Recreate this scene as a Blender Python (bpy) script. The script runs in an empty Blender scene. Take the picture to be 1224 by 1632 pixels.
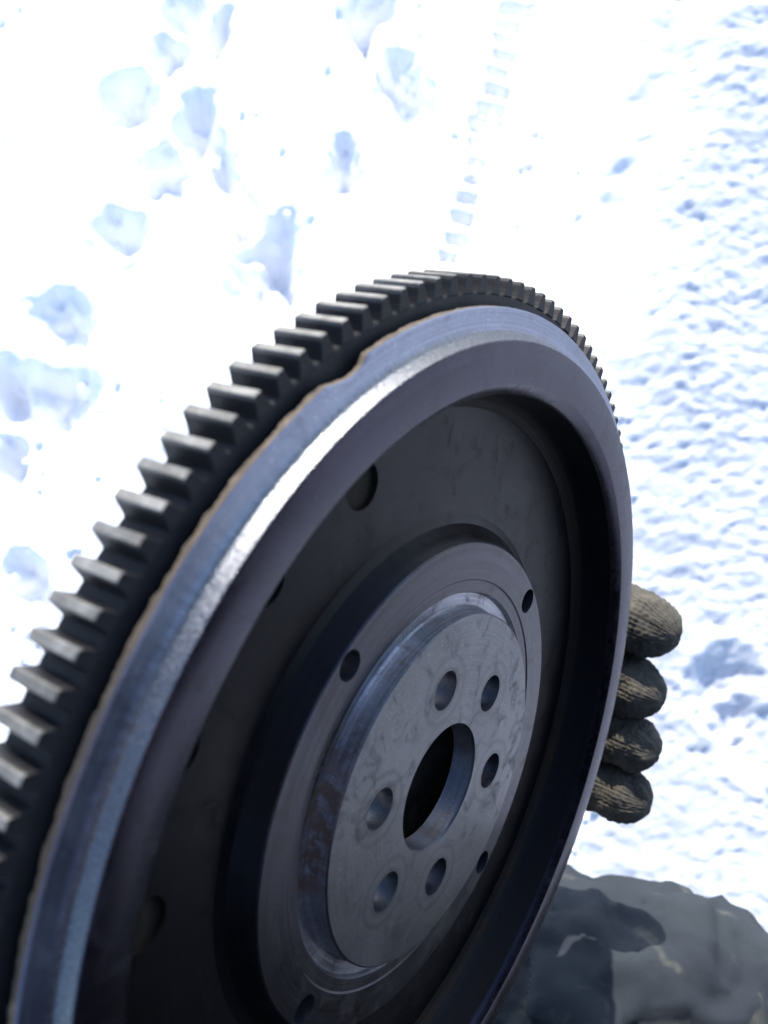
import bpy, bmesh, math, random
import numpy as np
from mathutils import Matrix, Vector

R = math.radians
random.seed(7)
rng = np.random.default_rng(11)
SC = bpy.context.scene
COL = SC.collection

# ------------------------------------------------------------------ camera
CAM_H = 1.0                 # camera height above the snow
PITCH = R(72.0)             # looking steeply down
FPX, IW, IH = 1416.14, 1224.0, 1632.0
cam_d = bpy.data.cameras.new('camera')
cam = bpy.data.objects.new('camera', cam_d); COL.objects.link(cam)
cam.location = (0, 0, CAM_H)
cam.rotation_euler = (math.pi / 2 - PITCH, 0, 0)
cam_d.sensor_fit = 'VERTICAL'
cam_d.sensor_height = 36.0
cam_d.lens = 36.0 * FPX / IH
cam_d.clip_start = 0.01
cam_d.clip_end = 1000.0
cam_d.dof.use_dof = True
cam_d.dof.focus_distance = 0.275
cam_d.dof.aperture_fstop = cam_d.lens / 2.3      # a phone lens: pupil under 2 mm
SC.camera = cam

CX = Vector((1, 0, 0))
CF = Vector((0, math.cos(PITCH), -math.sin(PITCH)))
CD = -Vector((0, math.sin(PITCH), math.cos(PITCH)))


def c2w(v, point=True):
    w = CX * v[0] + CD * v[1] + CF * v[2]
    return w + Vector((0, 0, CAM_H)) if point else w


def ground_at(px, py):
    """photo pixel -> point on the snow plane"""
    dr = c2w(((px - IW / 2) / FPX, (py - IH / 2) / FPX, 1.0), False)
    t = -CAM_H / dr.z
    return dr.x * t, dr.y * t


# ------------------------------------------------------------------ light
SUN_C = (-0.04, -0.96, -0.27)                  # towards the sun, camera axes
sw = c2w(SUN_C, False).normalized()
SUN_EL = math.asin(sw.z)
SUN_AZ = math.atan2(sw.x, sw.y)
world = bpy.data.worlds.new('World'); SC.world = world
world.use_nodes = True
nt = world.node_tree
bg = nt.nodes['Background']
sky = nt.nodes.new('ShaderNodeTexSky')
sky.sky_type = 'NISHITA'
sky.sun_disc = False
sky.sun_elevation = SUN_EL
sky.sun_rotation = SUN_AZ
sky.air_density = 1.0
sky.dust_density = 0.8
sky.ozone_density = 3.0
nt.links.new(sky.outputs[0], bg.inputs[0])
bg.inputs[1].default_value = 0.15
sun_d = bpy.data.lights.new('sun', 'SUN')
sun_d.energy = 3.0
sun_d.angle = R(0.53)
sun_d.color = (1.0, 0.965, 0.90)
sun = bpy.data.objects.new('sun', sun_d); COL.objects.link(sun)
sun.location = (-2, 5, 6)
sun.rotation_euler = sw.to_track_quat('Z', 'Y').to_euler()
SC.view_settings.view_transform = 'Standard'
SC.view_settings.look = 'None'
SC.view_settings.gamma = 1.0
SC.view_settings.use_curve_mapping = False
SC.view_settings.exposure = 1.42
SC.cycles.max_bounces = 10
SC.cycles.diffuse_bounces = 7
SC.cycles.sample_clamp_indirect = 6.0


# ------------------------------------------------------------------ helpers
def tag(o, label=None, cat=None, group=None, kind=None):
    if label: o['label'] = label
    if cat: o['category'] = cat
    if group: o['group'] = group
    if kind: o['kind'] = kind
    return o


def empty(name, mat=None):
    o = bpy.data.objects.new(name, None); COL.objects.link(o)
    o.empty_display_size = 0.05
    if mat is not None: o.matrix_world = mat
    return o


def mesh_obj(name, verts, faces, mats=(), parent=None, smooth=True, sharp=None, mi=None):
    me = bpy.data.meshes.new(name)
    me.from_pydata([tuple(v) for v in verts], [], [tuple(f) for f in faces])
    for m in mats: me.materials.append(m)
    if mi is not None: me.polygons.foreach_set('material_index', np.asarray(mi, dtype=np.int32))
    me.update()
    if smooth: me.shade_smooth()
    if sharp is not None: me.set_sharp_from_angle(angle=R(sharp))
    o = bpy.data.objects.new(name, me); COL.objects.link(o)
    if parent: o.parent = parent
    return o


# numpy lattice noise
def _hash(ix, iy, seed):
    h = (ix.astype(np.int64) * 374761393 + iy.astype(np.int64) * 668265263 + seed * 974711) & 0x7fffffff
    h = ((h ^ (h >> 13)) * 1274126177) & 0x7fffffff
    return ((h ^ (h >> 16)) & 0xffff) / 65535.0


def vnoise(x, y, seed=0):
    ix, iy = np.floor(x), np.floor(y)
    fx, fy = x - ix, y - iy
    ux, uy = fx * fx * fx * (fx * (fx * 6 - 15) + 10), fy * fy * fy * (fy * (fy * 6 - 15) + 10)
    a, b = _hash(ix, iy, seed), _hash(ix + 1, iy, seed)
    c, d = _hash(ix, iy + 1, seed), _hash(ix + 1, iy + 1, seed)
    return (a * (1 - ux) + b * ux) * (1 - uy) + (c * (1 - ux) + d * ux) * uy


def fbm(x, y, seed=0, octv=4, gain=0.5):
    s, a, t = 0, 1.0, 0
    for k in range(octv):
        s = s + a * vnoise(x * 2 ** k + 17.3 * k, y * 2 ** k - 9.1 * k, seed + k)
        t += a; a *= gain
    return s / t


def sstep(a, b, x):
    t = np.clip((x - a) / (b - a), 0, 1)
    return t * t * (3 - 2 * t)


# ------------------------------------------------------------------ materials
U = 0.125                                        # metres per unit of rim radius


class NB:
    """tiny node-tree builder"""
    def __init__(self, name):
        self.m = bpy.data.materials.new(name); self.m.use_nodes = True
        self.t = self.m.node_tree
        self.b = self.t.nodes['Principled BSDF']

    def n(self, typ, **kw):
        nd = self.t.nodes.new(typ)
        for k, v in kw.items(): setattr(nd, k, v)
        return nd

    def put(self, sock, v):
        if isinstance(v, bpy.types.NodeSocket): self.t.links.new(v, sock)
        elif v is not None: sock.default_value = v

    def obj(self):
        return self.n('ShaderNodeTexCoord').outputs['Object']

    def noise(self, vec, scale, detail=4, rough=0.55, dist=0.0):
        nd = self.n('ShaderNodeTexNoise')
        self.put(nd.inputs['Vector'], vec); nd.inputs['Scale'].default_value = scale
        nd.inputs['Detail'].default_value = detail; nd.inputs['Roughness'].default_value = rough
        nd.inputs['Distortion'].default_value = dist
        return nd.outputs['Fac']

    def ramp(self, fac, *stops):
        nd = self.n('ShaderNodeValToRGB'); self.put(nd.inputs[0], fac)
        e = nd.color_ramp.elements
        while len(e) < len(stops): e.new(0.5)
        for k, (p, c) in enumerate(stops):
            e[k].position = p
            e[k].color = (c, c, c, 1) if not hasattr(c, '__len__') else (*c, 1)
        return nd.outputs[0]

    def mix(self, fac, a, b, blend='MIX'):
        nd = self.n('ShaderNodeMix', data_type='RGBA', blend_type=blend)
        self.put(nd.inputs[0], fac)
        for s, v in ((nd.inputs[6], a), (nd.inputs[7], b)):
            if isinstance(v, (tuple, list)): v = (*v, 1)
            self.put(s, v)
        return nd.outputs[2]

    def math(self, op, a, b=None, c=None):
        nd = self.n('ShaderNodeMath', operation=op)
        for k, v in enumerate((a, b, c)):
            if v is not None: self.put(nd.inputs[k], v)
        return nd.outputs[0]

    def polar(self):
        """(radius, angle) of the turned part, around its own axis"""
        sp = self.n('ShaderNodeSeparateXYZ'); self.put(sp.inputs[0], self.obj())
        x, y = sp.outputs[0], sp.outputs[1]
        self.sx, self.sy = x, y
        r = self.math('SQRT', self.math('ADD', self.math('MULTIPLY', x, x), self.math('MULTIPLY', y, y)))
        return r, self.math('ARCTAN2', y, x), sp.outputs[2]

    def xyz(self, x, y, z):
        nd = self.n('ShaderNodeCombineXYZ')
        for k, v in enumerate((x, y, z)): self.put(nd.inputs[k], v)
        return nd.outputs[0]

    def bump(self, h, strength, dist, normal=None):
        nd = self.n('ShaderNodeBump'); self.put(nd.inputs['Height'], h)
        nd.inputs['Strength'].default_value = strength; nd.inputs['Distance'].default_value = dist
        if normal is not None: self.put(nd.inputs['Normal'], normal)
        return nd.outputs[0]

    def out(self, color=None, rough=None, metal=None, normal=None, spec=None):
        b = self.b.inputs
        if color is not None: self.put(b['Base Color'], (*color, 1) if isinstance(color, tuple) else color)
        if rough is not None: self.put(b['Roughness'], rough)
        if metal is not None: self.put(b['Metallic'], metal)
        if normal is not None: self.put(b['Normal'], normal)
        if spec is not None: self.put(b['Specular IOR Level'], spec)
        return self.m


def turned_metal(name, base, dark, rust, rust_amt, rough, metal, ring=0.4, ringfreq=2600, grit=0.25, spec=0.5, blotch=70, stain=None, bolts=()):
    """iron turned on a lathe: concentric tool marks, stains, specks of rust"""
    k = NB(name)
    o = k.obj()
    r, a, z = k.polar()
    rings = k.noise(k.xyz(k.math('MULTIPLY', r, ringfreq), k.math('MULTIPLY', a, 1.2), k.math('MULTIPLY', z, ringfreq)), 1.0, 3, 0.6)
    blot = k.noise(o, blotch, 5, 0.6, 0.4)
    fine = k.noise(o, 900, 3, 0.7)
    c = k.mix(k.ramp(blot, (0.32, 0.0), (0.68, 1.0)), dark, base)
    c = k.mix(k.math('MULTIPLY', k.ramp(rings, (0.35, 0.0), (0.72, 1.0)), min(0.5, 1.6 * ring)), c, tuple(min(1, 1.9 * v) for v in base))
    c = k.mix(k.math('MULTIPLY', k.ramp(k.noise(o, 1700, 2, 0.6), (0.62, 0.0), (0.72, 1.0)), 0.5), c, tuple(min(1, 2.6 * v) for v in base))
    rmask = k.math('MULTIPLY', k.ramp(k.noise(o, 120, 6, 0.7, 0.8), (0.52, 0.0), (0.70, 1.0)), rust_amt)
    c = k.mix(rmask, c, rust)
    if stain:                                    # a run of rust along one stretch of the turned surface
        dd = k.math('SUBTRACT', math.pi, k.math('ABSOLUTE', a))
        sm = k.math('MULTIPLY', k.ramp(k.math('DIVIDE', dd, stain), (0.3, 1.0), (1.0, 0.0)), k.ramp(k.noise(o, 260, 5, 0.7), (0.36, 0.25), (0.55, 1.0)))
        c = k.mix(k.math('MULTIPLY', sm, 0.95), c, rust)
        rmask = k.math('MAXIMUM', rmask, sm)
    scr = k.noise(k.xyz(k.math('MULTIPLY', r, 500), k.math('MULTIPLY', a, 60), z), 1.0, 4, 0.7)
    for ang in bolts:                            # polished seat left by each bolt head, dirty rim around it
        dx = k.math('SUBTRACT', k.sx, 0.2505 * U * math.cos(R(ang))); dy = k.math('SUBTRACT', k.sy, 0.2505 * U * math.sin(R(ang)))
        dist = k.math('SQRT', k.math('ADD', k.math('MULTIPLY', dx, dx), k.math('MULTIPLY', dy, dy)))
        dist = k.math('ADD', k.math('DIVIDE', dist, 0.0125), k.math('MULTIPLY', k.math('SUBTRACT', fine, 0.5), 0.12))
        seat = k.ramp(dist, (0.50, 0.75), (0.60, 0.0), (0.68, 0.12), (0.78, 0.7), (0.86, 0.0))
        c = k.mix(k.math('MULTIPLY', seat, 0.75), c, tuple(0.35 * v for v in base))
    h = k.math('ADD', k.math('MULTIPLY', rings, ring), k.math('MULTIPLY', fine, grit))
    h = k.math('ADD', h, k.math('MULTIPLY', scr, 0.15))
    rr = k.math('ADD', k.math('MULTIPLY', blot, 0.25), rough - 0.12)
    rr = k.math('ADD', rr, k.math('MULTIPLY', rmask, 0.3))
    mm = k.math('MULTIPLY', k.math('SUBTRACT', 1.0, rmask), metal)
    return k.out(c, rr, mm, k.bump(h, 0.35, 0.00012), spec)


RUST = (0.16, 0.075, 0.03)
M_FACE = turned_metal('blackened_iron_face', (0.031, 0.0282, 0.041), (0.018, 0.0165, 0.024), (0.012, 0.008, 0.006), 0.4, 0.27, 0.94, ring=0.18, grit=0.15, spec=0.3)
M_WALL = turned_metal('blackened_iron_wall', (0.0055, 0.0052, 0.0068), (0.003, 0.003, 0.004), (0.014, 0.009, 0.006), 0.6, 0.5, 0.0, spec=0.12)
M_FILLET = turned_metal('rusty_fillet', (0.016, 0.012, 0.009), (0.009, 0.008, 0.007), (0.04, 0.022, 0.012), 0.9, 0.7, 0.0, spec=0.15)
M_WEB = turned_metal('cast_web', (0.0052, 0.0042, 0.0054), (0.0022, 0.0019, 0.0026), (0.008, 0.005, 0.0035), 0.6, 0.36, 0.2, ring=0.8, ringfreq=1200, spec=0.12)
M_SHELF = turned_metal('blue_grey_steel', (0.165, 0.176, 0.225), (0.115, 0.122, 0.160), (0.12, 0.08, 0.07), 0.25, 0.36, 0.9, ring=0.25)
M_HUBFACE = turned_metal('machined_hub_steel', (0.125, 0.126, 0.131), (0.050, 0.051, 0.055), (0.03, 0.027, 0.024), 0.8, 0.36, 0.95, ring=0.10, grit=0.2, blotch=30, bolts=(106.0, 51.0, -5.4, -74.6, 175.0, -129.4))
M_HUBRING = turned_metal('stained_hub_ring', (0.036, 0.034, 0.042), (0.016, 0.015, 0.019), (0.04,0.022,0.012), 0.6, 0.30, 0.9, ring=0.7, ringfreq=1300)
M_GROOVE = turned_metal('scuffed_groove_steel', (0.24, 0.245, 0.27), (0.06, 0.06, 0.07), (0.075, 0.036, 0.020), 0.8, 0.36, 0.8, ring=1.2, ringfreq=1500, stain=0.75)
M_BORE = turned_metal('bore_steel', (0.05, 0.052, 0.065), (0.025, 0.026, 0.032), RUST, 0.3, 0.4, 0.7, ring=0.2)


def grainy_steel():
    """coarsely ground bare iron: the sparkling band round the rim"""
    k = NB('grainy_bare_steel')
    o = k.obj()
    g1 = k.noise(o, 1900, 3, 0.75)
    vo = k.n('ShaderNodeTexVoronoi'); k.put(vo.inputs['Vector'], o); vo.inputs['Scale'].default_value = 1900
    c = k.mix(k.ramp(g1, (0.3, 0.0), (0.7, 1.0)), (0.085, 0.088, 0.10), (0.22, 0.22, 0.225))
    h = k.math('ADD', g1, k.math('MULTIPLY', vo.outputs['Distance'], 0.6))
    rr = k.ramp(k.noise(o, 2200, 2, 0.6), (0.35, 0.22), (0.7, 0.42))
    return k.out(c, rr, 0.9, k.bump(h, 0.55, 0.00022))


def rusty_edge():
    k = NB('rusty_edge')
    o = k.obj()
    c = k.ramp(k.noise(o, 260, 6, 0.7, 0.5), (0.3, (0.055, 0.042, 0.03)), (0.55, (0.105, 0.080, 0.056)), (0.75, (0.16, 0.13, 0.10)))
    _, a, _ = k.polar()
    c = k.mix(k.ramp(k.math('ADD', k.math('MULTIPLY', a, 0.25), k.math('MULTIPLY', k.noise(o, 40, 3), 0.1)), (0.66, 0.0), (0.76, 0.85)), c, (0.02, 0.018, 0.017))  # lower-left stretch darkened: lack of sun painted into the rust colour
    return k.out(c, 0.8, 0.0, k.bump(k.noise(o, 700, 5, 0.7), 0.5, 0.0005))


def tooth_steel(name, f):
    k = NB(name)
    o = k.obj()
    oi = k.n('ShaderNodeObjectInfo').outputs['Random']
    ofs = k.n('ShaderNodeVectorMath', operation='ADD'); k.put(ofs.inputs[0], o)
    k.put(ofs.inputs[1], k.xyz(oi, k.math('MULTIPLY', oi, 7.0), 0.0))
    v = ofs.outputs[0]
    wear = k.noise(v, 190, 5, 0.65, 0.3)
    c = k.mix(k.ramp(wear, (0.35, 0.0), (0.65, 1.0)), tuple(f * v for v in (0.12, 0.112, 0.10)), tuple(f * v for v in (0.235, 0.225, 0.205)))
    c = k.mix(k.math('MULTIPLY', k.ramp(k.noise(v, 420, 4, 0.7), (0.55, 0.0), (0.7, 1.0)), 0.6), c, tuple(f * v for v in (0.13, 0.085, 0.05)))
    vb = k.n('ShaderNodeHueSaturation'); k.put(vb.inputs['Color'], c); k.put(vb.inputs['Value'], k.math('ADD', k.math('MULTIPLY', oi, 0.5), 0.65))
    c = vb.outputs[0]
    rr = k.math('ADD', k.math('MULTIPLY', wear, 0.3), 0.40)
    return k.out(c, rr, 0.45, k.bump(k.noise(v, 1100, 4, 0.7), 0.5, 0.0004))


def gear_ring_iron():
    k = NB('oily_gear_ring_iron')
    o = k.obj()
    c = k.mix(k.ramp(k.noise(o, 90, 5, 0.65), (0.35, 0.0), (0.7, 1.0)), (0.008, 0.008, 0.010), (0.022, 0.020, 0.020))
    return k.out(c, 0.6, 0.0, k.bump(k.noise(o, 800, 4, 0.7), 0.5, 0.0004), 0.2)


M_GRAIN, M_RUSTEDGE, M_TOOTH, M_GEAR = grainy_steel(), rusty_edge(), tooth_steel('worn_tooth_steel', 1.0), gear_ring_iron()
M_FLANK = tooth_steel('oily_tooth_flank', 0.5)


def snow_mat():
    k = NB('snow')
    o = k.obj()
    at = k.n('ShaderNodeAttribute'); at.attribute_name = 'packed'
    pk = at.outputs['Fac']
    f1 = k.noise(o, 55, 5, 0.6)
    f2 = k.noise(o, 420, 4, 0.7)
    c = k.mix(pk, (0.905, 0.897, 0.905), (0.57, 0.58, 0.625))
    c = k.mix(k.math('MULTIPLY', k.math('MULTIPLY', pk, k.ramp(f1, (0.4, 0.0), (0.7, 1.0))), 0.5), c, (0.51, 0.525, 0.58))
    k.b.inputs['Subsurface Weight'].default_value = 0.4
    k.b.inputs['Subsurface Radius'].default_value = (1.0, 0.95, 0.9)
    k.b.inputs['Subsurface Scale'].default_value = 0.007
    h = k.math('ADD', k.math('MULTIPLY', f1, 1.0), k.math('MULTIPLY', f2, 0.25))
    return k.out(c, 0.75, 0.0, k.bump(h, 0.45, 0.006), 0.25)


def cloth_mat(name, dark, mid, pale, pale_amt, weave=1400, scale=9):
    k = NB(name)
    o = k.obj()
    big = k.noise(o, scale, 3, 0.5, 0.6)
    c = k.mix(k.ramp(big, (0.42, 0.0), (0.56, 1.0)), dark, mid)
    sp = k.noise(o, scale * 4.5, 3, 0.55, 0.6)
    c = k.mix(k.math('MULTIPLY', k.ramp(sp, (0.60, 0.0), (0.74, 1.0)), pale_amt), c, pale)
    dust = k.noise(o, 60, 6, 0.75)
    c = k.mix(k.math('MULTIPLY', k.ramp(dust, (0.62, 0.0), (0.76, 1.0)), 0.4 * pale_amt), c, pale)
    w = k.n('ShaderNodeTexWave'); k.put(w.inputs['Vector'], o); w.inputs['Scale'].default_value = weave / 3.2
    w.inputs['Distortion'].default_value = 0.6
    h = k.math('ADD', k.math('MULTIPLY', w.outputs['Fac'], 0.3), k.noise(o, 45, 5, 0.6))
    return k.out(c, 0.85, 0.0, k.bump(h, 0.5, 0.004), 0.08)


def knit_mat():
    k = NB('knitted_wool')
    o = k.obj()
    n1 = k.noise(o, 75, 4, 0.6)
    n2 = k.noise(o, 1300, 3, 0.75)
    c = k.mix(k.ramp(n1, (0.35, 0.0), (0.65, 1.0)), (0.050, 0.046, 0.039), (0.100, 0.090, 0.072))
    c = k.mix(k.math('MULTIPLY', n2, 0.5), c, (0.140, 0.127, 0.104))
    return k.out(c, 0.95, 0.0, k.bump(n2, 0.7, 0.0008), 0.1)


def plain_mat(name, col, rough=0.7, ns=60):
    k = NB(name)
    o = k.obj()
    n1 = k.noise(o, ns, 5, 0.6)
    c = k.mix(n1, tuple(0.7 * v for v in col), tuple(min(1, 1.3 * v) for v in col))
    return k.out(c, rough, 0.0, k.bump(n1, 0.3, 0.002))


M_SNOW = snow_mat()
M_TROUSER = cloth_mat('faded_camouflage_cloth', (0.029, 0.034, 0.042), (0.039, 0.045, 0.052), (0.14, 0.137, 0.11), 0.6)
M_JACKET = cloth_mat('dark_jacket_cloth', (0.012, 0.014, 0.020), (0.018, 0.020, 0.026), (0.04, 0.04, 0.04), 0.2)
M_KNIT = knit_mat()
M_SKIN = plain_mat('skin', (0.45, 0.27, 0.20), 0.5)
M_BOOT = plain_mat('boot_rubber', (0.02, 0.02, 0.02), 0.5)
M_HAT = plain_mat('hat_wool', (0.03, 0.03, 0.035), 0.9, 300)

# ------------------------------------------------------------------ ground: trodden snow
def build_ground():
    def axis(lo, hi, step, far):
        core = np.arange(lo, hi + step / 2, step)
        s, a, b, left, right = step, lo, hi, [], []
        while a > -far:
            s *= 1.28; a -= s; b += s; left.append(a); right.append(b)
        return np.concatenate([np.array(left[::-1]), core, np.array(right)])
    xs, ys = axis(-0.72, 0.78, 0.0036, 160), axis(-0.36, 1.28, 0.0036, 160)
    X, Y = np.meshgrid(xs, ys)
    near = 1 - sstep(1.2, 3.0, np.hypot(X, Y - 0.5))
    wx = X + 0.030 * (fbm(X * 14, Y * 14, 3) - 0.5) + 0.012 * (fbm(X * 60, Y * 60, 5) - 0.5)
    wy = Y + 0.030 * (fbm(X * 14, Y * 14, 31) - 0.5) + 0.012 * (fbm(X * 60, Y * 60, 35) - 0.5)
    Z = 0.05 * (fbm(X * 1.6, Y * 1.6, 50, 3) - 0.5) * near
    Z += 0.4 * (fbm(X * 0.06, Y * 0.06, 61, 3) - 0.5) * sstep(3, 20, np.hypot(X, Y))
    # packed wheel lane at the right
    gx0, gy0 = ground_at(830, 0); gx1, gy1 = ground_at(760, 460)
    lane = gx0 + (Y - gy0) * (gx1 - gx0) / (gy1 - gy0)
    lat = X - lane
    packed = sstep(0.07, 0.27, lat + 0.10 * (fbm(X * 7, Y * 7, 90) - 0.5))
    packed = np.maximum(packed, 0.55 * sstep(0.02, 0.2, -0.52 - X + 0.0) * sstep(0.7, 1.0, Y))
    packed *= 1 - sstep(0.9, 2.5, lat)
    packed *= 0.75 + 0.25 * sstep(-0.3, 0.5, Y)
    Z -= 0.012 * packed
    Z += 0.13 * Y * packed * near                  # the lane falls away from the sun, towards the viewer
    rip = fbm(wx * 26 + 0.3 * np.sin(Y * 9), wy * 62, 71, 4, 0.6) - 0.5
    lump = fbm(wx * 11, wy * 15, 77, 4, 0.55) - 0.5
    ridge = 1 - np.abs(2 * fbm(wx * 30, wy * 52, 79, 3) - 1)
    Z += near * packed * (0.0065 * rip + 0.006 * lump + 0.0025 * (ridge - 0.7) + 0.0036 * (fbm(X * 120, Y * 190, 98, 2, 0.6) - 0.5) + 0.0060 * (fbm(wx * 80, wy * 150, 97, 3, 0.6) - 0.5))
    Z += near * (1 - packed) * (0.018 * (fbm(wx * 9, wy * 9, 81, 4) - 0.5) + 0.006 * (fbm(wx * 45, wy * 45, 83, 3) - 0.5))

    # boot holes and kicked-out hollows; px centre, half sizes and turn as seen, depth in m
    pits = [(205, 160, 48, 30, -35, .075), (315, 200, 30, 44, 5, .06), (263, 278, 44, 34, 0, .065),
            (360, 285, 24, 62, 12, .055), (385, 345, 34, 40, 0, .05), (430, 440, 50, 80, -12, .085),
            (642, 150, 42, 46, 0, .075), (552, 268, 26, 46, 5, .06),
            (592, 60, 26, 50, 20, .06), (600, 8, 30, 18, 0, .06), (268, 88, 30, 20, 0, .05), (345, 62, 18, 52, -15, .045),
            (188, 378, 44, 26, -25, .04), 
            (95, 522, 62, 36, -25, .055), (85, 640, 66, 46, -12, .06), (5, 620, 34, 34, 0, .05), (4, 750, 26, 52, 0, .055),
            (30, 925, 36, 34, 0, .05), (1150, 1080, 56, 48, 0, .045), (1190, 1160, 52, 46, 0, .04),
            
            (300, 22, 40, 18, -30, .04), 
            ]
    for k, (px, py, a, b, rot, dep) in enumerate(pits):
        gx, gy = ground_at(px, py)
        ax = abs(ground_at(px + a, py)[0] - gx); ay = abs(ground_at(px, py - b)[1] - gy)
        ay += 0.012
        c, s = math.cos(R(rot)), math.sin(R(rot))
        dx, dy = wx - gx, wy - gy + 0.006
        u, v = (dx * c + dy * s) / ax, (-dx * s + dy * c) / ay
        d = np.sqrt(u * u + v * v) + 0.55 * (fbm(X * 18, Y * 18, 200 + k, 3) - 0.5)
        m = 1 - sstep(0.15, 1.38, d)
        floor = 1 - 0.25 * sstep(-1, 0.6, -v) + 0.8 * (fbm(X * 34, Y * 34, 300 + k, 3) - 0.5)
        Z -= 1.10 * dep * (1 - 0.55 * packed) * m * floor
        Z += 0.006 * np.exp(-((d - 1.25) / 0.18) ** 2) * fbm(X * 25, Y * 25, 400 + k, 3)
    # tyre lugs pressed into the snow
    lugs = [(822, 18, 27, 9), (809, 43, 19, 7), (806, 67, 19, 7), (803, 94, 20, 7), (792, 122, 17, 6), (791, 149, 20, 7), (783, 178, 22, 8),
            (774, 206, 26, 11), (769, 237, 21, 8), (760, 265, 15, 5), (750, 295, 10, 4), (744, 323, 15, 6), (735, 352, 16, 7), (726, 383, 16, 6), (716, 411, 14, 5), (857, 221, 11, 4), (838, 274, 8, 3)]
    for k, (px, py, a, b) in enumerate(lugs):
        gx, gy = ground_at(px, py)
        ax = abs(ground_at(px + a, py)[0] - gx); ay = abs(ground_at(px, py - b)[1] - gy) + 0.0015
        dx, dy = X - gx, Y - gy + 0.25 * (X - gx)
        wob = 0.5 * (fbm(X * 70, Y * 70, 500 + k, 2) - 0.5)
        d = np.maximum(np.abs(dx) / ax, np.abs(dy) / ay) + wob
        Z -= (0.030 if k < 15 else 0.014) * (1 - sstep(0.72, 1.15, d))
    ny, nx = X.shape
    co = np.stack([X, Y, Z], -1).reshape(-1, 3)
    idx = np.arange(ny * nx).reshape(ny, nx)
    q = np.stack([idx[:-1, :-1], idx[:-1, 1:], idx[1:, 1:], idx[1:, :-1]], -1).reshape(-1, 4)
    me = bpy.data.meshes.new('ground')
    me.vertices.add(len(co)); me.vertices.foreach_set('co', co.ravel())
    me.loops.add(q.size); me.loops.foreach_set('vertex_index', q.ravel().astype(np.int32))
    me.polygons.add(len(q)); me.polygons.foreach_set('loop_start', np.arange(0, q.size, 4, dtype=np.int32))
    me.update(); me.validate()
    me.shade_smooth()
    at = me.attributes.new('packed', 'FLOAT', 'POINT'); at.data.foreach_set('value', packed.ravel().astype(np.float32))
    me.materials.append(M_SNOW)
    o = bpy.data.objects.new('ground', me); COL.objects.link(o)
    tag(o, 'sunlit trodden snow with boot holes and a tyre track', None, None, 'structure')

    def height(x, y):
        i = min(max(np.searchsorted(ys, y), 1), ny - 1); j = min(max(np.searchsorted(xs, x), 1), nx - 1)
        return float(Z[i, j])
    return height


snow_height = build_ground()


def snow_crumbs():
    """loose crumbs of snow kicked out of the boot holes"""
    vs, fs = [], []
    ico = bmesh.new(); bmesh.ops.create_icosphere(ico, subdivisions=1, radius=1.0)
    bv = np.array([v.co[:] for v in ico.verts]); bf = [[v.index for v in f.verts] for f in ico.faces]; ico.free()
    for k in range(2600):
        x, y = rng.uniform(-.7, .75), rng.uniform(-.3, 1.25)
        if vnoise(np.array([x * 5]), np.array([y * 5]), 9)[0] < 0.5: continue
        s = 0.0012 + 0.006 * rng.random() ** 4
        p = bv * (s * rng.uniform(.7, 1.3, (len(bv), 1))) * np.array([1, 1, .75])
        base = len(vs)
        vs += (p + np.array([x, y, snow_height(x, y) + 0.4 * s])).tolist()
        fs += [[base + i for i in f] for f in bf]
    o = mesh_obj('snow_crumbs', vs, fs, [M_SNOW])
    tag(o, 'loose crumbs of snow scattered over the trodden snow', 'snow', None, 'stuff')


snow_crumbs()

# ------------------------------------------------------------------ flywheel
U = 0.125                                        # metres per unit of rim radius
N_C = Vector((0.80783442, 0.21807641, -0.54758216)); N_C.normalize()
U_C = Vector((0.56108656, 0.0, 0.82775713)); U_C.normalize()
V_C = N_C.cross(U_C)
C_C = Vector((0.16228457, 0.6292902, 1.97757805)) * U
Wu, Wv, Wn, Wc = c2w(U_C, False), c2w(V_C, False), c2w(N_C, False), c2w(C_C)
FW = Matrix(((Wu.x, Wv.x, Wn.x, Wc.x), (Wu.y, Wv.y, Wn.y, Wc.y), (Wu.z, Wv.z, Wn.z, Wc.z), (0, 0, 0, 1)))
fly = empty('flywheel', FW)
tag(fly, 'dark iron engine flywheel with toothed starter ring held up over the snow', 'flywheel')


def lathe(name, prof, mats, segs=360, parent=None, rmod=None, sharp=28):
    """closed profile [(r, z, material index of the band that starts here)] turned round the axis"""
    n = len(prof)
    th = np.linspace(0, 2 * np.pi, segs, endpoint=False)
    vs = np.zeros((segs, n, 3))
    for j, (r, z, _) in enumerate(prof):
        rr, zz = np.full(segs, r), np.full(segs, z)
        if rmod: rr, zz = rmod(j, r, z, th, rr, zz)
        vs[:, j] = np.stack([rr * np.cos(th), rr * np.sin(th), zz], -1) * U
    fs, mi = [], []
    for i in range(segs):
        i2 = (i + 1) % segs
        for j in range(n):
            j2 = (j + 1) % n
            fs.append((i * n + j, i * n + j2, i2 * n + j2, i2 * n + j)); mi.append(prof[j][2])
    o = mesh_obj(name, vs.reshape(-1, 3), fs, mats, parent, True, None, mi)
    bm = bmesh.new(); bm.from_mesh(o.data); bmesh.ops.recalc_face_normals(bm, faces=bm.faces); bm.to_mesh(o.data); bm.free()
    o.data.shade_smooth(); o.data.set_sharp_from_angle(angle=R(sharp))
    return o


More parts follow.
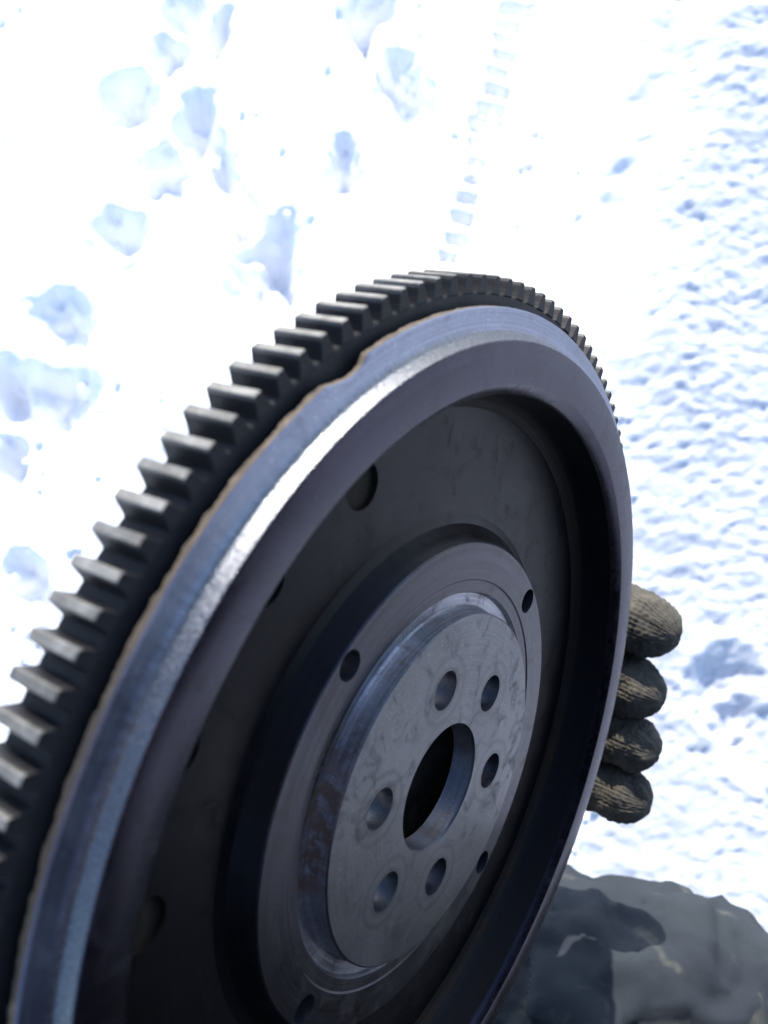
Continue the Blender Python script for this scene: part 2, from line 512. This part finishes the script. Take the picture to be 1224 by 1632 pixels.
def drill(o, holes, wall_mat):
    """holes: (radius on disc, angle, hole radius, z top, z bottom, chamfer) in rim-radius units"""
    o.data.materials.append(wall_mat)
    slot = len(o.data.materials) - 1
    bm = bmesh.new()
    for (rp, ang, rh, zt, zb, ch) in holes:
        x, y = rp * math.cos(R(ang)), rp * math.sin(R(ang))
        S = 40
        prof = [(rh + ch + 0.02, zt + 0.02), (rh, zt - ch), (rh, zb)] if ch else [(rh, zt + 0.02), (rh, zb)]
        rings = [[bm.verts.new(((x + r * math.cos(2 * math.pi * k / S)) * U, (y + r * math.sin(2 * math.pi * k / S)) * U, z * U)) for k in range(S)] for r, z in prof]
        for a, b in zip(rings, rings[1:]):
            for k in range(S): bm.faces.new((a[k], a[(k + 1) % S], b[(k + 1) % S], b[k]))
        bm.faces.new(rings[0]); bm.faces.new(rings[-1][::-1])
    bmesh.ops.recalc_face_normals(bm, faces=bm.faces)
    me = bpy.data.meshes.new('cutter'); bm.to_mesh(me); bm.free()
    for m in o.data.materials: me.materials.append(m)
    for p in me.polygons: p.material_index = slot
    cut = bpy.data.objects.new('cutter', me); COL.objects.link(cut)
    cut.matrix_world = FW
    bpy.context.view_layer.update()
    md = o.modifiers.new('b', 'BOOLEAN'); md.operation = 'DIFFERENCE'; md.solver = 'EXACT'; md.object = cut
    bpy.context.view_layer.update()
    ev = o.evaluated_get(bpy.context.evaluated_depsgraph_get())
    nm = bpy.data.meshes.new_from_object(ev)
    o.modifiers.clear()
    old = o.data; o.data = nm; nm.name = old.name
    bpy.data.meshes.remove(old); bpy.data.objects.remove(cut); bpy.data.meshes.remove(me)
    nm.shade_smooth(); nm.set_sharp_from_angle(angle=R(28))


# rim: front face, chamfer, grainy band, shelf with a scalloped notch, rusty edge
rim_prof = [(0.848, -0.1275, 0), (0.866, -0.122, 0), (0.878, -0.110, 1), (0.884, -0.092, 1), (0.8895, -0.024, 1), (0.8925, -0.0196, 2),
            (0.9115, -0.0012, 2), (0.914, 0.0, 2), (0.9975, 0.0, 2), (1.0, -0.0022, 3), (1.005, -0.019, 3), (1.009, -0.0265, 3),
            (1.016, -0.0305, 4), (1.030, -0.0335, 4), (1.0570, -0.0362, 4), (1.0600, -0.0385, 5), (1.0600, -0.0515, 6), (1.0300, -0.0585, 6), (1.0300, -0.2, 6), (0.848, -0.2, 6)]


def rim_mod(j, r, z, th, rr, zz):
    deg = np.degrees(th)
    if 13 <= j <= 16:
        t = np.clip((deg - 122.6) / 5.6, 0, 1)
        sc = np.where((deg > 122.6) & (deg < 128.2), np.sin(np.pi * t ** 0.75) ** 0.8, 0)
        depth = {13: 0.004, 14: 0.0148, 15: 0.0155, 16: 0.0165}[j]
        rr = rr - depth * sc
    if j in (14, 15):
        rr = rr + 0.0008 * (vnoise(deg * 2.2, deg * 0, 4) - 0.5)
    if j == 16:
        zz = zz + 0.006 * (vnoise(deg * 1.1, deg * 0 + 3, 8) - 0.5) + 0.003 * (vnoise(deg * 4.1, deg * 0, 18) - 0.5)
    if j in (12, 11):
        zz = zz + 0.0016 * (vnoise(deg * 3, deg * 0 + 5, 6) - 0.5)
        rr = rr + 0.0010 * (vnoise(deg * 7, deg * 0 + 5, 9) - 0.5)
    if j == 9:
        rr = rr + 0.0008 * (vnoise(deg * 5, deg * 0 + 1, 16) - 0.5)
    return rr, zz


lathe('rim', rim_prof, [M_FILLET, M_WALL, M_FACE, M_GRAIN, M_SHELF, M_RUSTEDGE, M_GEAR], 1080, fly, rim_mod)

web = lathe('web', [(0.600, -0.129, 0), (0.860, -0.129, 0), (0.860, -0.186, 0), (0.600, -0.186, 0)], [M_WEB], 300, fly)
drill(web, [(r, a, 0.049, -0.129, -0.141, 0) for r, a in ((0.772, 120.3), (0.792, 141.0), (0.792, 163.0), (0.774, 184.5))], M_FILLET)

hub_prof = [(0.1468, -0.0475, 3), (0.1500, -0.0423, 1), (0.4005, -0.0418, 1), (0.4045, -0.0450, 2), (0.4085, -0.0830, 2), (0.4130, -0.0900, 2), (0.4400, -0.0900, 2),
            (0.4460, -0.0795, 0), (0.4720, -0.0785, 0), (0.4760, -0.0760, 0), (0.5560, -0.0753, 0), (0.5600, -0.0780, 4), (0.5720, -0.1000, 4), (0.5920, -0.1220, 4), (0.6260, -0.1335, 4),
            (0.6260, -0.1900, 4), (0.4700, -0.1900, 4), (0.4600, -0.1150, 4), (0.1550, -0.1030, 4), (0.1468, -0.1000, 3)]
hub = lathe('hub', hub_prof, [M_HUBRING, M_HUBFACE, M_GROOVE, M_BORE, M_WEB], 360, fly)
bolt_a = (106.0, 51.0, -5.4, -74.6, 175.0, -129.4)
drill(hub, [(0.2505, a, 0.0450, -0.0423, -0.24, 0.0) for a in bolt_a] + [(0.5230, a, 0.0315, -0.0753, -0.24, 0.0) for a in (140.0, 49.3, -40.3, -130.2)], M_BORE)

# starter ring with 129 single teeth
ring = lathe('ring_gear', [(1.0310, -0.0665, 0), (1.0800, -0.0655, 0), (1.0835, -0.0680, 0), (1.0835, -0.1620, 0), (1.0800, -0.1645, 0), (1.0310, -0.1645, 0)], [M_GEAR], 387, fly)


def tooth_mesh():
    ha, hz = 0.43, 0.88                         # half angles (deg) at the tip land and at the root
    prof = []
    for ang, r in ((-hz - .12, 1.0825), (-hz, 1.0870), (-hz + .18, 1.0990), (-ha - .10, 1.1120), (-ha - .02, 1.1180), (-ha + .07, 1.1200),
                   (ha - .07, 1.1200), (ha + .02, 1.1180), (ha + .10, 1.1120), (hz - .18, 1.0990), (hz, 1.0870), (hz + .12, 1.0825)):
        prof.append((r * math.sin(R(ang)), r * math.cos(R(ang)) - 1.10))
    zs = [(-0.0648, 0.93), (-0.0672, 1.0), (-0.1622, 1.0), (-0.1648, 0.93)]
    vs, fs = [], []
    n = len(prof)
    for z, s in zs:
        for (t, h) in prof:
            vs.append(((h if s == 1.0 else h - 0.0022 * max(0, (h + 0.0175) / 0.0375)) * U, t * (1 if s == 1.0 else 0.95) * U, z * U))
    mi = []
    for k in range(3):
        for j in range(n - 1):
            fs.append((k * n + j, (k + 1) * n + j, (k + 1) * n + j + 1, k * n + j + 1))
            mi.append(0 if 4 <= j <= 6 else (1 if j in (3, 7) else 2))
    fs.append(tuple(range(n))); fs.append(tuple(3 * n + j for j in range(n))[::-1]); mi += [2, 2]
    return vs, fs, mi


tv, tf, tm = tooth_mesh()
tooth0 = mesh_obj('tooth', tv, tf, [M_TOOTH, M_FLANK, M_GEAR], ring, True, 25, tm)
bm = bmesh.new(); bm.from_mesh(tooth0.data); bmesh.ops.recalc_face_normals(bm, faces=bm.faces); bm.to_mesh(tooth0.data); bm.free()
tooth0.data.set_sharp_from_angle(angle=R(25))
for i in range(129):
    o = tooth0 if i == 0 else tooth0.copy()
    if i: COL.objects.link(o); o.parent = ring
    a = R(167.227 - 0.03 + 0.42) - i * 2 * math.pi / 128.8 if i < 30 else R(167.227 + 0.39) - i * 2 * math.pi / 129
    o.location = (1.10 * U * math.cos(a), 1.10 * U * math.sin(a), random.uniform(-.04, .04) * 0.001)
    o.rotation_euler = (0, 0, a + R(random.uniform(-.10, .10)))
    o.scale = (random.uniform(0.94, 1.0), random.uniform(0.94, 1.04), random.uniform(0.992, 1.0))

# ------------------------------------------------------------------ person
person = empty('person', Matrix.Translation((0, -0.30, 0)))
tag(person, 'person squatting in faded camouflage trousers, gloved left hand gripping the flywheel', 'person')
PINV = Matrix.Translation((0, 0.30, 0))


def fl(r, ang, z):
    """flywheel polar coordinates -> world"""
    return FW @ Vector((r * math.cos(R(ang)) * U, r * math.sin(R(ang)) * U, z * U))


def fc(x, y, z):
    return FW @ Vector((x * U, y * U, z * U))


def blob_mesh(name, limbs, voxel, mat, smooth_it=4, wrinkle=None, extra=None):
    """limbs: chains of (point, radius); fused into one continuous skin"""
    bm = bmesh.new()
    for ch in limbs:
        for (p, r), (q, s) in zip(ch, ch[1:]):
            p, q = Vector(p), Vector(q)
            L = (q - p).length
            k = max(2, int(L / (0.45 * min(r, s))) + 1)
            for i in range(k + 1):
                t = i / k
                bmesh.ops.create_icosphere(bm, subdivisions=2, radius=r + (s - r) * t, matrix=Matrix.Translation(p.lerp(q, t)))
    me = bpy.data.meshes.new(name); bm.to_mesh(me); bm.free()
    o = bpy.data.objects.new(name, me); COL.objects.link(o)
    rm = o.modifiers.new('r', 'REMESH'); rm.mode = 'VOXEL'; rm.voxel_size = voxel
    sm = o.modifiers.new('s', 'SMOOTH'); sm.iterations = smooth_it; sm.factor = 0.5
    bpy.context.view_layer.update()
    nm = bpy.data.meshes.new_from_object(o.evaluated_get(bpy.context.evaluated_depsgraph_get()))
    o.modifiers.clear(); o.data = nm; nm.name = name; bpy.data.meshes.remove(me)
    if wrinkle:
        n = len(nm.vertices)
        co = np.zeros(n * 3); nm.vertices.foreach_get('co', co); co = co.reshape(-1, 3)
        no = np.zeros(n * 3); nm.vertices.foreach_get('normal', no); no = no.reshape(-1, 3)
        co = co + no * wrinkle(co)[:, None]
        nm.vertices.foreach_set('co', co.ravel()); nm.update()
    nm.transform(PINV)
    nm.materials.append(mat); nm.shade_smooth()
    o.parent = person
    return o


K_R, K_L = (0.095, -0.112, 0.492), (-0.20, -0.10, 0.48)
H_R, H_L = (0.20, -0.52, 0.34), (-0.06, -0.52, 0.34)
A_R, A_L = (0.18, -0.34, 0.10), (-0.14, -0.34, 0.10)
SH_R, SH_L = (0.29, -0.32, 0.84), (-0.09, -0.34, 0.84)
E_R, E_L = (0.43, -0.10, 0.67), (-0.27, -0.16, 0.56)  # unseen right elbow set wide to block light from the wheel
WR_R = (0.13, -0.13, 0.93)
WR_L = FW @ Vector((-0.24 * U, -0.46 * U, -0.58 * U))
F_R = tuple(np.array(E_R) + 0.9 * (np.array(WR_R) - np.array(E_R)))


def hand_chain(w, d, side):
    """open relaxed hand: five unequal bent fingers"""
    w, d = Vector(w), Vector(d).normalized()
    up = Vector((0, 0, 1)); s = d.cross(up).normalized() * side; n = s.cross(d) * side
    pal = w + d * 0.075
    ch = [[(w, .022), (w + d * .03 - s * .018, .018), (pal - s * .026, .013)], [(w, .022), (w + d * .03, .018), (pal - s * .006, .013)], [(w, .022), (w + d * .03 + s * .018, .017), (pal + s * .026, .012)]]
    for k, (o_, L) in enumerate(((-.03, .066), (-.01, .074), (.01, .069), (.03, .054))):
        b = pal + s * o_
        ch.append([(b, .010), (b + d * L * .45 - n * .006, .009), (b + d * L * .75 - n * .022, .0085), (b + d * L * .9 - n * .040, .0075)])
    ch.append([(w + d * .02 - s * .024, .014), (w + d * .045 - s * .050 - n * .012, .010), (w + d * .075 - s * .060 - n * .026, .009)])
    return ch


body_limbs = [
    [((0.100, -0.53, 0.34), .13), ((0.100, -0.47, 0.55), .125), ((0.100, -0.38, 0.78), .125), ((0.100, -0.33, 0.90), .07), ((0.100, -0.27, 0.99), .055), ((0.100, -0.23, 1.05), .06)],
    [((0.100, -0.22, 1.10), .082), ((0.100, -0.20, 1.16), .090)], [((0.100, -0.155, 1.075), .055), ((0.100, -0.14, 1.04), .04)],
    [((0.100, -0.115, 1.10), .013), ((0.100, -0.098, 1.075), .014)],
    [((0.184, -0.21, 1.11), .016), ((0.188, -0.215, 1.08), .013)], [((0.016, -0.21, 1.11), .016), ((0.012, -0.215, 1.08), .013)],
    [(H_R, .085), (K_R, .055), (A_R, .042)], [(H_L, .085), (K_L, .055), (A_L, .042)],
    [((0.100, -0.36, 0.84), .08), (SH_R, .065), (E_R, .042), (WR_R, .029)], [((0.100, -0.36, 0.84), .08), (SH_L, .065), (E_L, .042), (WR_L, .029)],
    [(A_R, .04), ((0.185, -0.22, 0.055), .035)], [(A_L, .04), ((-0.145, -0.22, 0.055), .035)],
] + hand_chain(WR_R, (-.45, .25, .35), 1)
blob_mesh('body', body_limbs, 0.006, M_SKIN, 2)


def tr_wr(co):
    x, y, z = co.T
    n = 0.016 * (fbm(x * 13 + z * 9, y * 17, 600, 4) - 0.5)
    f = fbm(x * 9 + y * 6, z * 22 + y * 16, 620, 3)
    n += 0.012 * (np.abs(2 * f - 1) - 0.35)
    f2 = fbm(x * 16 - y * 9, y * 22 + z * 12, 640, 3)
    n -= 0.007 * np.exp(-((f2 - 0.5) / 0.06) ** 2)
    f3 = fbm(x * 30 + y * 20, y * 40 - z * 20, 660, 2)
    n += 0.004 * (np.abs(2 * f3 - 1) - 0.3)
    n += 0.0030 * (np.exp(-((x - 0.176 - 0.05 * (y + 0.1)) / 0.0028) ** 2) - 0.8 * np.exp(-((x - 0.184 - 0.05 * (y + 0.1)) / 0.004) ** 2)) * (z > 0.42)   # side seam
    f4 = fbm(x * 45 - z * 30, y * 18 + x * 12, 680, 3)
    n -= 0.0016 * np.exp(-((f4 - 0.5) / 0.05) ** 2)
    return n


trousers = blob_mesh('trousers', [
    [((0.07, -0.53, 0.35), .155), ((0.07, -0.50, 0.44), .15)],
    [((0.13, -0.53, 0.35), .14), (H_R, .135), ((0.13, -0.30, 0.43), .115), (K_R, .086), ((0.12, -0.19, 0.36), .088), (A_R, .078)],
    [(K_R, .086), ((0.142, -0.114, 0.494), .080), ((0.16, -0.30, 0.44), .10)],
    [((0.16, -0.45, 0.40), .11), ((0.24, -0.28, 0.46), .10), ((0.215, -0.168, 0.478), .084), ((0.185, -0.21, 0.36), .08)],
    [((0.0, -0.53, 0.35), .14), (H_L, .135), ((-0.17, -0.30, 0.42), .115), (K_L, .085), ((-0.19, -0.19, 0.34), .088), (A_L, .078)]], 0.0038, M_TROUSER, 5, tr_wr)

jacket = blob_mesh('jacket', [
    [((0.09, -0.52, 0.42), .19), ((0.10, -0.45, 0.58), .19), ((0.10, -0.38, 0.76), .185), ((0.10, -0.34, 0.86), .14), ((0.10, -0.31, 0.93), .095)],
    [((-.01, -0.42, 0.68), .15), ((.22, -0.40, 0.68), .15)],
    [((.18, -0.44, 0.52), .16), ((.29, -0.38, 0.53), .12)], [((.16, -0.38, 0.66), .16), ((.30, -0.33, 0.64), .11)],  # extra bulk added out of view to darken the wheel's lower reflections
    [((0.15, -0.36, 0.83), .115), (SH_R, .100), (E_R, .088), (F_R, .052)],
    [((0.05, -0.37, 0.83), .115), (SH_L, .092), (E_L, .070), (Vector(WR_L).lerp(Vector(E_L), .25), .050)]], 0.009, M_JACKET, 5,
    lambda co: 0.02 * (fbm(co[:, 0] * 11 + co[:, 2] * 7, co[:, 1] * 13 + co[:, 2] * 10, 700, 4) - 0.5))
for bx in (-.14, .18):
    blob_mesh('boot', [[((bx, -0.32, 0.26), .068), ((bx, -0.35, 0.18), .066), ((bx, -0.345, 0.07), .062), ((bx, -0.29, 0.085), .060), ((bx, -0.345, 0.045), .048), ((bx, -0.24, 0.045), .048), ((bx, -0.16, 0.040), .044)]], 0.008, M_BOOT, 3)
blob_mesh('knitted_hat', [[((0.10, -0.225, 1.135), .100), ((0.10, -0.21, 1.18), .102), ((0.10, -0.215, 1.215), .085)]], 0.008, M_HAT, 3)


# knitted glove: five tubes of real stitches grown out of one palm
def smooth_path(pts, n):
    pts = [Vector(p) for p in pts]
    P = [pts[0] * 2 - pts[1]] + pts + [pts[-1] * 2 - pts[-2]]
    out = []
    m = len(pts) - 1
    for k in range(n):
        t = k / (n - 1) * m; i = min(int(t), m - 1); f = t - i
        a, b, c, d = P[i], P[i + 1], P[i + 2], P[i + 3]
        out.append(0.5 * ((2 * b) + (c - a) * f + (2 * a - 5 * b + 4 * c - d) * f * f + (3 * b - a - 3 * c + d) * f ** 3))
    return out


def knit_tube(pts, radii, vs, fs, nring=190, seg=144, wales=22, close_start=True, seed=0, flat=1.0):
    path = smooth_path(pts, nring)
    rad = np.interp(np.linspace(0, 1, nring), np.linspace(0, 1, len(radii)), radii)
    L = np.concatenate([[0], np.cumsum([(b - a).length for a, b in zip(path, path[1:])])])
    base = len(vs)
    side = None
    phi = np.linspace(0, 2 * np.pi, seg, endpoint=False)
    tip = L[-1]
    for k, p in enumerate(path):
        t = (path[min(k + 1, nring - 1)] - path[max(k - 1, 0)]).normalized()
        if side is None:
            side = t.orthogonal().normalized()
        side = (side - t * side.dot(t)).normalized()
        up = t.cross(side)
        rr = rad[k]
        dend = tip - L[k]
        if dend < 1.35 * rr: rr = rr * math.sqrt(max(0.0, 1 - (1 - dend / (1.35 * rr)) ** 2)) + 0.0004
        row = L[k] / 0.0030
        w = phi / (2 * np.pi) * wales
        # a column of V stitches: two slanted legs per wale
        leg = np.abs((w % 1.0) - 0.5) * 2
        st = np.cos(2 * np.pi * (row + 0.5 * leg)) * 0.5 + 0.5
        h = 0.00100 * (np.sqrt(np.clip(1 - (2 * leg - 1) ** 2, 0, 1)) - 0.6) + 0.00055 * st * (0.4 + 0.6 * leg)
        h = h * (0.6 + 0.8 * vnoise(phi * 3, np.full(seg, L[k] * 300), 80 + seed))
        h += 0.0022 * (vnoise(phi * 2.0 + 9, np.full(seg, L[k] * 160) + seed, 40 + seed) - 0.5)
        h += 0.0006 * (vnoise(phi * 14, np.full(seg, L[k] * 1100), 60 + seed) - 0.5)
        dirs = np.outer(np.cos(phi) * flat, np.array(side)) + np.outer(np.sin(phi), np.array(up))
        vs.extend((np.array(p) + dirs * (rr + h)[:, None]).tolist())
    for k in range(nring - 1):
        for j in range(seg):
            a = base + k * seg + j; b = base + k * seg + (j + 1) % seg
            fs.append((a, b, b + seg, a + seg))
    fs.append(tuple(base + j for j in range(seg))[::-1])
    fs.append(tuple(base + (nring - 1) * seg + j for j in range(seg)))


gv, gf = [], []
fingers = [   # angle at the knuckle, along the finger, at the tip; tip z; radius
    (7.0, 10.8, 10.0, 0.078, 0.0138, 1.295), (-1.5, 0.8, 0.2, 0.072, 0.0131, 1.292), (-9.5, -7.8, -8.3, 0.088, 0.0118, 1.337), (-16.5, -15.6, -15.8, 0.094, 0.0124, 1.397)]
for k, (a0, a1, a2, zt, rf, rt) in enumerate(fingers):
    pts = [fl(0.62, a0, -0.35), fl(0.88, a0, -0.345), fl(1.12, a1, -0.33), fl(rt - 0.01, a1, -0.235), fl(rt + 0.022, a1, -0.11), fl(rt, a2, zt)]
    knit_tube(pts, [rf * 1.1, rf * 1.08, rf * 1.05, rf * 1.08, rf * 1.02, rf * .90], gv, gf, seed=k)
knit_tube([fc(-0.02, -0.22, -0.46), fc(0.10, 0.08, -0.40), fc(0.24, 0.36, -0.34), fc(0.36, 0.56, -0.32)], [.017, .0145, .0125, .011], gv, gf, nring=110, seed=8)
palm = [fc(-0.14, -0.40, -0.50), fc(0.12, -0.30, -0.43), fc(0.36, -0.21, -0.39), fc(0.60, -0.12, -0.365), fc(0.74, -0.07, -0.35)]
for ds in (-.22, -.11, 0.0, .11, .22):
    pp = [p + (FW.to_3x3() @ Vector((-.35, .94, 0)) * (ds * U * (0.65 + 0.35 * i / 4))) for i, p in enumerate(palm)]
    knit_tube(pp, [.019, .020, .0195, .0165, .013], gv, gf, nring=120, seg=64, wales=20, seed=12)
knit_tube([Vector(WR_L).lerp(Vector(E_L), .32), fc(-0.24, -0.46, -0.57), fc(-0.02, -0.36, -0.47)], [.040, .034, .030], gv, gf, nring=90, seg=110, wales=44, seed=15)
glove = mesh_obj('glove', gv, gf, [M_KNIT], person)
glove.data.transform(PINV)
tag(glove, 'knitted olive beige glove curled round the flywheel edge')
